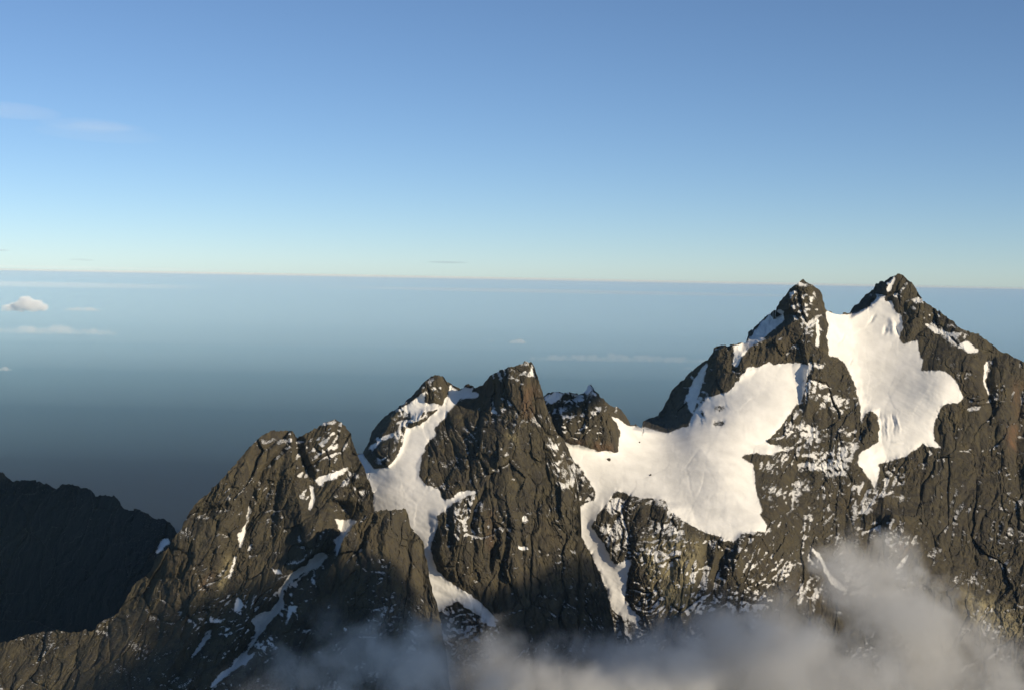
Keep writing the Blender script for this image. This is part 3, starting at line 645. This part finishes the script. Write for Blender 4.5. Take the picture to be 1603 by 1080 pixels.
# ------------------------------------------------------------------ far clouds
def hor(x): return 540 + F * (FW[2] + RT[2] * (x - W / 2) / F) / UP[2]
def dist_for(x, y, below): return below * F / (y - hor(x))
WHITE_CLOUD = volume_material('bright_cloud_vapour', (1.0, 0.97, 0.94), 0.004)
def cumulus(x0, x1, ybase, ytop, below, n, seed, label, mat=None, name='cloud'):
    import bmesh
    D = dist_for((x0 + x1) / 2, ybase, below); k = D / F
    rnd = np.random.RandomState(seed); bm = bmesh.new(); wpx = x1 - x0; hpx = ybase - ytop
    n = max(n, int(wpx / (hpx * 0.26))); ph = rnd.uniform(0, 6.28)
    for i in range(n):
        u = 0.04 + 0.92 * (i + 0.5 + rnd.uniform(-0.3, 0.3)) / n
        env = (0.30 + 0.70 * math.sin(math.pi * u) ** 0.6) * (0.55 + 0.45 * abs(math.sin(u * wpx / hpx * 1.1 + ph)) * rnd.uniform(0.6, 1))
        r = max(hpx * env * rnd.uniform(0.24, 0.44), wpx / n * 0.62)
        cy_ = r * 0.8 if i % 2 == 0 else r * 0.8 + rnd.uniform(0.3, 1) * min(max(hpx * env - 1.9 * r, 0.0), r * 1.3)
        mtx = Matrix.Translation(((u - 0.5) * wpx * k, rnd.uniform(-0.5, 0.5) * r * k, cy_ * k)) @ Matrix.Diagonal((1.25, 1.25, 0.9, 1))
        g = bmesh.ops.create_icosphere(bm, subdivisions=3, radius=r * k, matrix=mtx)
    for f in bm.faces: f.smooth = True
    me = bpy.data.meshes.new(name); bm.to_mesh(me); bm.free()
    me.materials.append(mat or CLOUDSURF)
    o = bpy.data.objects.new(name, me); scene.collection.objects.link(o)
    o.location = at((x0 + x1) / 2, ybase, D)
    md = o.modifiers.new('fuse', 'REMESH'); md.mode = 'VOXEL'; md.voxel_size = max(hpx * k / 26, 4)
    tx_ = bpy.data.textures.new('billow', 'CLOUDS'); tx_.noise_scale = hpx * k * 0.35; tx_.noise_depth = 3
    md2 = o.modifiers.new('billow', 'DISPLACE'); md2.texture = tx_; md2.strength = hpx * k * 0.28; md2.mid_level = 0.5
    tag(o, label, 'cloud', None, 'small clouds over the lowland'); return o
CLOUDSURF = volume_material('cumulus_vapour', (1.0, 0.98, 0.95), 0.0035, -0.5)
cumulus(2, 74, 487, 458, 1500, 34, 1, 'largest puffy pinkish white cloud near the horizon at the left edge')
cumulus(100, 160, 487, 478, 1500, 12, 2, 'flat pale cloud just right of the big pinkish cloud')
cumulus(796, 824, 538, 526, 1500, 8, 3, 'small round white cloud above the middle peak')
cumulus(764, 774, 535, 530, 1500, 4, 4, 'tiniest white cloud left of the small round one')
cumulus(1066, 1094, 578, 573, 1500, 8, 6, 'thin faint cloud just left of the dark shoulder of the twin-peaked mountain')
cumulus(-10, 20, 580, 571, 1500, 5, 8, 'small pink cloud scrap at the left edge under the long low cloud bank')
THIN_CLOUD = volume_material('thin_bank_vapour', (1.0, 0.98, 0.96), 0.0014, -0.4)
cumulus(815, 1130, 566, 549, 1500, 60, 5, 'long line of low pale clouds behind the middle and right mountains', THIN_CLOUD)
cumulus(-30, 190, 523, 504, 1500, 30, 7, 'long low hazy cloud bank at the left under the big pinkish cloud', THIN_CLOUD)
def wisp(x0, x1, y, h, D, tau, col, label, seed, zr=0.3):
    k = D / F; rx = (x1 - x0) / 2 * k; rz = h / 2 * k; ry = rx * zr
    m_ = volume_material('wisp_vapour', col, tau / (2 * ry))
    o = ico('cloud', at((x0 + x1) / 2, y, D), (rx, ry, rz), m_, 4, 0.10, seed)
    o.rotation_euler = (0, roll * 0.0, 0)
    tag(o, label, 'cloud', None, 'thin cloud streaks'); return o
wisp(70, 215, 197, 11, 40000, 0.15, (1, 1, 1), 'thin white streak of high cloud in the upper left sky', 1, 1.5)
wisp(112, 205, 198, 5, 40000, 0.24, (1, 1, 1), 'brightest short white streak in the upper left sky', 2, 1.5)
wisp(-60, 90, 174, 16, 41000, 0.18, (1, 1, 1), 'faint high cloud streak at the upper left edge of the sky', 3, 1.5)
wisp(60, 250, 211, 9, 42000, 0.16, (1, 1, 1), 'faint lowest high cloud streak in the upper left sky', 4, 1.5)
wisp(668, 732, 411, 4, 60000, 0.28, (0.45, 0.50, 0.58), 'thin grey streak of cloud just above the horizon in the middle', 5, 1)
wisp(-20, 16, 392, 4, 60000, 0.28, (0.45, 0.50, 0.58), 'short grey cloud streak above the horizon at the left edge', 6, 1)
wisp(105, 150, 407, 4, 60000, 0.2, (0.45, 0.50, 0.58), 'short faint grey cloud streak above the horizon at the left', 7, 1)
wisp(480, 1330, 457, 7, 62000, 0.35, (1, 0.97, 0.93), 'long thin pale streak just under the horizon behind the peaks', 8, 0.2)
wisp(-150, 330, 446, 9, 62000, 0.3, (1, 0.98, 0.95), 'long thin pale streak just under the horizon at the left', 9, 0.2)
wisp(-100, 420, 420, 5, 80000, 0.15, (1, 0.95, 0.92), 'faint pinkish streak lying on the horizon at the left', 10, 0.3)
o = ico('cloud', at(140, 840, 16500) + SN * 20000, (4600, 4600, 800), volume_material('lowland_shade_vapour', (0.98, 0.98, 0.98), 0.001), 3, 0.1, 77)  # added cloud, stands in for the massif's shadow over the lowland
tag(o, 'broad unseen high cloud added to shade the lowland behind the far left ridge', 'cloud')
BANKS = [(9000, 0.28e-5, (0.28, 0.64, 1.0)), (14000, 0.40e-5, (0.34, 0.72, 1.0)), (20000, 0.60e-5, (0.52, 0.85, 1.0)), (29000, 0.62e-5, (0.70, 0.92, 1.0)),
         (42000, 0.58e-5, (0.86, 0.95, 0.93)), (62000, 0.5e-5, (0.98, 0.98, 0.91)), (95000, 0.6e-5, (0.96, 0.98, 0.92))]
for i, (near, dn_, col_) in enumerate(BANKS):
    hb = ico('haze_bank', (0, 390000, 2500 - 40 * i), (395000 - i * 900, 390000 - near, 2580 + i * 40 + max(0, i - 2) * 230), volume_material('haze_bank', col_, dn_, -0.3), 6, 0.0, 0)
    tag(hb, 'pale layer of haze lying along the horizon', 'haze', 'stuff')

# ------------------------------------------------------------------ lowland
def plane(name, z, half, mat, n=40):
    g = np.sinh(np.linspace(-6, 6, n * 2 + 1)); g = g / g.max() * half
    gx, gy = np.meshgrid(g, g); P = np.stack([gx, gy, np.full(gx.shape, float(z))], -1)
    return mesh_from_grid(name, P, np.ones((gx.shape[0] - 1, gx.shape[1] - 1), bool), mat, {})
mt, n, l = new_mat('lowland_forest')
out = N(n, 'ShaderNodeOutputMaterial'); bs = N(n, 'ShaderNodeBsdfPrincipled'); geo = N(n, 'ShaderNodeNewGeometry')
nz_ = N(n, 'ShaderNodeTexNoise'); nz_.inputs['Scale'].default_value = 0.00012; nz_.inputs['Detail'].default_value = 8
l.new(geo.outputs['Position'], nz_.inputs['Vector'])
rp = N(n, 'ShaderNodeValToRGB'); l.new(nz_.outputs['Fac'], rp.inputs[0])
rp.color_ramp.elements[0].position = .3; rp.color_ramp.elements[0].color = (0.004, 0.011, 0.020, 1)
rp.color_ramp.elements[1].position = .7; rp.color_ramp.elements[1].color = (0.008, 0.017, 0.025, 1)
l.new(rp.outputs[0], bs.inputs['Base Color']); bs.inputs['Roughness'].default_value = 1; l.new(bs.outputs[0], out.inputs['Surface'])
g_ = plane('ground', 1000, 400000, mt); tag(g_, 'hazy dark lowland forest far below the mountains', 'ground', 'structure')

# ------------------------------------------------------------------ haze over the lowland
def box(name, lo, hi, mat):
    import bmesh
    bm = bmesh.new(); bmesh.ops.create_cube(bm, size=1.0)
    for v in bm.verts: v.co = Vector([(lo[i] + hi[i]) / 2 + v.co[i] * (hi[i] - lo[i]) for i in range(3)])
    me = bpy.data.meshes.new(name); bm.to_mesh(me); bm.free(); me.materials.append(mat)
    o = bpy.data.objects.new(name, me); scene.collection.objects.link(o); return o
hz = box('haze', (-402000, -402000, 999), (402000, 402000, 5110), volume_material('haze', (0.40, 0.70, 1.0), 0.40e-5, -0.3))
tag(hz, 'thin blue haze lying over the lowland up to the horizon', 'haze', 'stuff')
